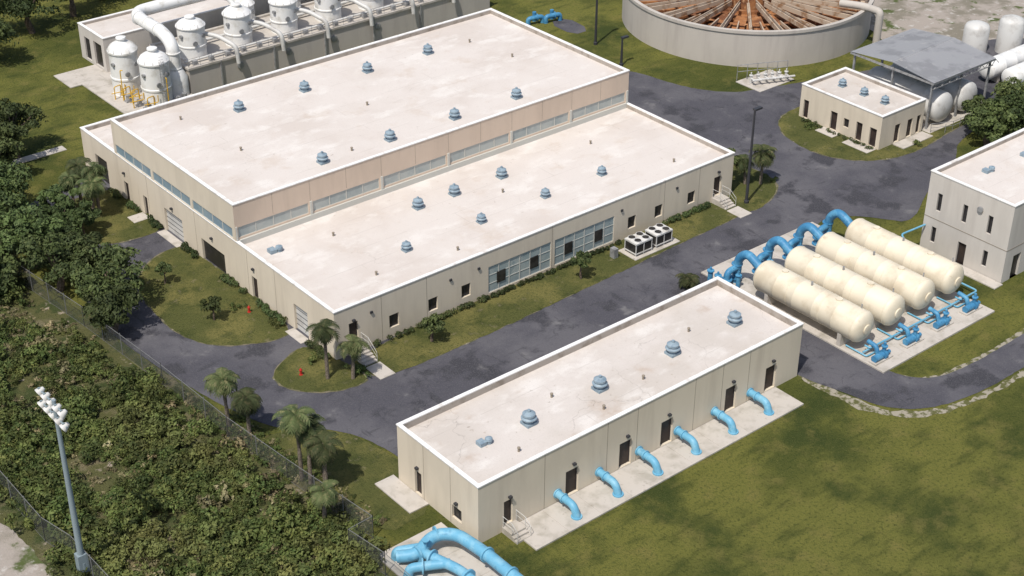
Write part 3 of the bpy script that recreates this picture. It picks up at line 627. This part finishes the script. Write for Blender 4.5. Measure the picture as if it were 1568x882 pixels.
def tree(name,x,y,r,h,nl=5000,size=.16,lm=leafT,seed=0):
    rg=np.random.default_rng(seed+100); g=G(); ch=h-r*.75; cent=[]; rad=[]
    g.tube([(0,0,0),(.1*r,.05*r,ch*.4),(0,0,ch*.75)],[.11*r,.07*r],8,.3)
    for k in range(max(9,int(8+r*9))):
        a=rg.uniform(0,6.28); q=rg.uniform(.0,1)**.6*r*.88; zz=ch+rg.uniform(-.5,.6)*r*(1-.5*q/r)
        c=(q*math.cos(a),q*math.sin(a),zz); cent.append(c); rad.append(r*rg.uniform(.16,.36))
        if k<8: g.tube([(0,0,ch*.6),(c[0]*.5,c[1]*.5,ch*.6+(c[2]-ch*.6)*.6),c],[.05*r,.015*r],6,.2)
    v=leaves(cent,rad,nl,size,rg)
    me=leafmesh(name,v,lm,g,bark); o=bpy.data.objects.new(name,me); scn.collection.objects.link(o); o.location=(x,y,0); o.rotation_euler[2]=rg.uniform(0,6); return o
sd=0
for x,y,r,h in ((1.0,77.8,3.3,6.2),(-2.8,74,2.8,5.2),(-6.0,66.5,3.2,6),(-9.5,70,3,6),(-7.5,60.5,2.8,5.2),(-7.3,55.4,3.2,5.8),(-11,58,2.8,5),(-7.4,50.3,3.1,5.6),(-4.4,49.6,2.6,5),(-5.2,44.6,3.1,5.6),(-6.9,41.0,2.6,4.6),(-3.6,57.2,2.3,4.4),(-12.5,52.5,2.6,4.4),(-5,83,3.3,6),(-1.5,62.2,1.9,3.6),(-1.2,58.3,1.8,3.4),
    (17.1,109,3.8,7),(23.5,111,4,7),(12,112,4,7),(29,114,4,7),(9,103,3.5,6.5),(6,108,4,7.5),(35,113,4,7),(81.8,16.4,2.9,4.8),(85.5,15.2,3.1,5.2),(88.5,18.2,3,5),(84,18.9,2.3,4)):
    sd+=1; tree("broadleaf_tree",x,y,r,h,4600,.2,seed=sd)
for x,y,r,h in ((.4,45.5,.75,2.1),(.7,37.4,.95,2.3),(13.2,22.9,1.25,2.8),(29.9,22.7,1.0,2.7),(53.8,27.5,1.4,3.8)):
    sd+=1; tree("young_tree",x,y,r,h,1500,.13,seed=sd)
def palm(x,y,h,s=1.0,seed=0):
    rg=np.random.default_rng(seed+500); g=G(); lx,ly=rg.uniform(-.25,.25,2)
    g.tube([(0,0,0),(lx*.3,ly*.3,h*.5),(lx,ly,h)],[.17,.12,.15],9,.5); v=[]
    top=np.array([lx,ly,h])
    for k in range(34):
        a=k*2.4+rg.uniform(-.2,.2); el=rg.uniform(-.9,1.2); L=rg.uniform(1.15,1.6)*s*(1 if el>-.4 else .75)
        d=np.array([math.cos(a),math.sin(a),0]); side=np.array([-math.sin(a),math.cos(a),0]); p=top.copy(); e=el; pts=[p.copy()]
        for j in range(8):
            p=p+(d*math.cos(e)+np.array([0,0,1])*math.sin(e))*L/8; e-=.24; pts.append(p.copy())
        for j in range(1,9):
            q=pts[j]; w=.46*s*math.sin(math.pi*(j+.8)/10.2)
            for sg in (-1,1):
                for t in (0,.5):
                    b=q+(pts[j-1]-q)*t; tip=b+side*sg*w+(q-pts[j-1])*1.2+np.array([0,0,-.18*s]); ww=(q-pts[j-1])*.3
                    v+=[b-ww,b+ww,tip+ww*.35,tip-ww*.35]
    me=leafmesh("palm_tree",np.array(v),leafP,g,palmbark); o=bpy.data.objects.new("palm_tree",me); scn.collection.objects.link(o); o.location=(x,y,0)
for i,(x,y,h,s) in enumerate(((3.3,23.8,4.8,1.05),(4.9,22.5,3.3,1),(-6.4,23,4.6,1),(-5.7,21.1,3.7,1),(-5.6,13.9,6.2,1.15),(-5.3,13.2,5.0,1),(-5,11.5,4.6,1.05),(-4.6,12.3,3.4,.9),(1.1,60.6,3.8,1.1),(.3,63,3.6,1),(2.2,61.8,4.6,1.1),(1.4,64,4.2,1.1),(55.2,26.3,2.6,.9),(56.4,25.3,3.6,1.1),(36.2,15.4,1.0,.8),(-7,8.8,3.0,.9))): palm(x,y,h,s,i)
def hedge(name,x0,x1,y0,y1,h,n):
    rg=np.random.default_rng(int(abs(x0*7+y0*3))); L=max(x1-x0,y1-y0); k=int(L/.3)+1
    cent=[(rg.uniform(x0,x1),rg.uniform(y0,y1),h*.5*rg.uniform(.7,1.1)) for _ in range(k)]; rad=[h*.5]*k
    v=leaves(cent,rad,n,.09,rg,1.0,.3); v[:,2]=np.maximum(v[:,2],.055)
    me=leafmesh(name,v,leafH); o=bpy.data.objects.new(name,me); scn.collection.objects.link(o)
hedge("hedge",9.0,21,25.1,25.3,.55,3500); hedge("hedge",21,37,25.0,25.3,.45,4500); hedge("hedge",41.9,49,25,25.3,.6,2200)
for a,b in ((32.2,37.2),(39.2,43),(47.6,50.5),(54.6,57),(59.2,61),(62.8,65.4)): hedge("hedge",4.7,5.1,a,b,.6,int(450*(b-a)))
hedge("hedge",4.5,5.1,25.8,29.3,.6,1300)
hedge("hedge",71.0,71.5,23,33,.4,1200)
def bushmesh(i,r,lm,n,size):
    rg=np.random.default_rng(900+i); k=int(rg.integers(5,10))
    cent=[(rg.normal()*r*.55,rg.normal()*r*.55,rg.uniform(.2,.8)*r) for _ in range(k)]; rad=[r*rg.uniform(.22,.5) for _ in range(k)]
    v=leaves(cent,rad,n,size,rg,.9,.3); v[:,2]=np.maximum(v[:,2],.01); return leafmesh("bush",v,lm)
bm_=[bushmesh(i,1.0,leafS,440,.13) for i in range(7)]+[bushmesh(10+i,.8,dry,220,.15) for i in range(3)]
Sc=empty("scrub_vegetation")
from mathutils import noise as mn
def addbush(x,y,s,kind,flat=1):
    me=bm_[random.randrange(7) if kind==0 else 7+random.randrange(3)]
    o=bpy.data.objects.new("bush_clump",me); scn.collection.objects.link(o); o.parent=Sc; o.location=(x,y,-.05); o.rotation_euler[2]=random.uniform(0,6.28); o.scale=(s,s,s*random.uniform(.7,1.2)*flat)
cnt=0
def fx(y):
    return float(np.interp(y,[1.5,5.2,14.6,21.9,31.4,43.5,57.3,80],[-7.2,-5.6,-6.7,-7.4,-7.8,-8.7,-10.2,-10.5]))
for t in range(4300):
    y=random.uniform(-12,80); x=random.uniform(-32,-6)
    if x>fx(y)-.5: continue
    if x<-23 and y<33: continue
    if x<-30+ (y-18)*.44-2: continue
    d=mn.noise(V((x*.2,y*.2,3)))+.5*mn.noise(V((x*.6,y*.6,8)))
    brownish=(33<y<52 and x>-17+mn.noise(V((x*.1,y*.1,0)))*6) or (12<y<30 and x>fx(y)-2.2)
    if d<(-.08 if brownish else -.34):
        if random.random()<.3: addbush(x,y,random.uniform(.3,.65),1,.6)
        continue
    s=random.choice((random.uniform(.4,.85),random.uniform(.65,1.4)))*(1.1 if d>.15 else .88)
    addbush(x,y,s*(.78 if brownish else 1),0 if random.random()<(.72 if brownish else .965) else 1); cnt+=1
for t in range(240):
    y=random.uniform(6,30); x=fx(y)+random.uniform(.3,2.4)*(1 if y<24 else .5); addbush(x,y,random.uniform(.2,.55),0 if random.random()<.6 else 1)
for t in range(40):
    addbush(random.uniform(-7,-2.8),random.uniform(46,66),random.uniform(.4,.9),0)
for x,y in ((3.2,37.8),(4.4,33.3),(-7,-2),(-7.2,3),(-6.6,4.2),(3.6,26.6),(5.8,23.4),(6,22.6),(57.9,24.8),(70.5,30.9),(76,21)): addbush(x,y,.6,0)
print("bushes",cnt)
# ---------------------------------------------------------------- camera & light
f0,p,r,yw=2379.85,.5413,.0068,.8765
F=V((math.cos(p)*math.cos(yw),math.cos(p)*math.sin(yw),-math.sin(p))); rt=V((math.sin(yw),-math.cos(yw),0)); up=rt.cross(F)
Rv=math.cos(r)*rt+math.sin(r)*up; Uv=-math.sin(r)*rt+math.cos(r)*up
cam=bpy.data.cameras.new("camera"); co=bpy.data.objects.new("camera",cam); scn.collection.objects.link(co)
co.matrix_world=Matrix(((Rv.x,Uv.x,-F.x,-52.0462),(Rv.y,Uv.y,-F.y,-65.9966),(Rv.z,Uv.z,-F.z,71.5085),(0,0,0,1)))
cam.sensor_width=36; cam.lens=f0/1568*36; cam.clip_end=6000; scn.camera=co
az=V((-.92,-.39)).normalized(); el=math.radians(60)
sun=bpy.data.lights.new("sun","SUN"); sun.energy=4.1; sun.angle=math.radians(.53); sun.color=(1,.955,.89)
so=bpy.data.objects.new("sun",sun); scn.collection.objects.link(so); so.location=(0,0,80)
sdv=V((az.x*math.cos(el),az.y*math.cos(el),math.sin(el))); so.rotation_euler=(-sdv).to_track_quat('-Z','Y').to_euler()
w=bpy.data.worlds.new("World"); scn.world=w; w.use_nodes=True; nt=w.node_tree
sky=nt.nodes.new("ShaderNodeTexSky"); sky.sky_type='NISHITA'; sky.sun_disc=False; sky.sun_elevation=el; sky.sun_rotation=math.atan2(az.x,az.y)
sky.dust_density=2.0; sky.air_density=1.0; nt.links.new(sky.outputs[0],nt.nodes["Background"].inputs[0]); nt.nodes["Background"].inputs[1].default_value=.125
scn.view_settings.view_transform='Standard'; scn.view_settings.look='None'; scn.view_settings.exposure=0
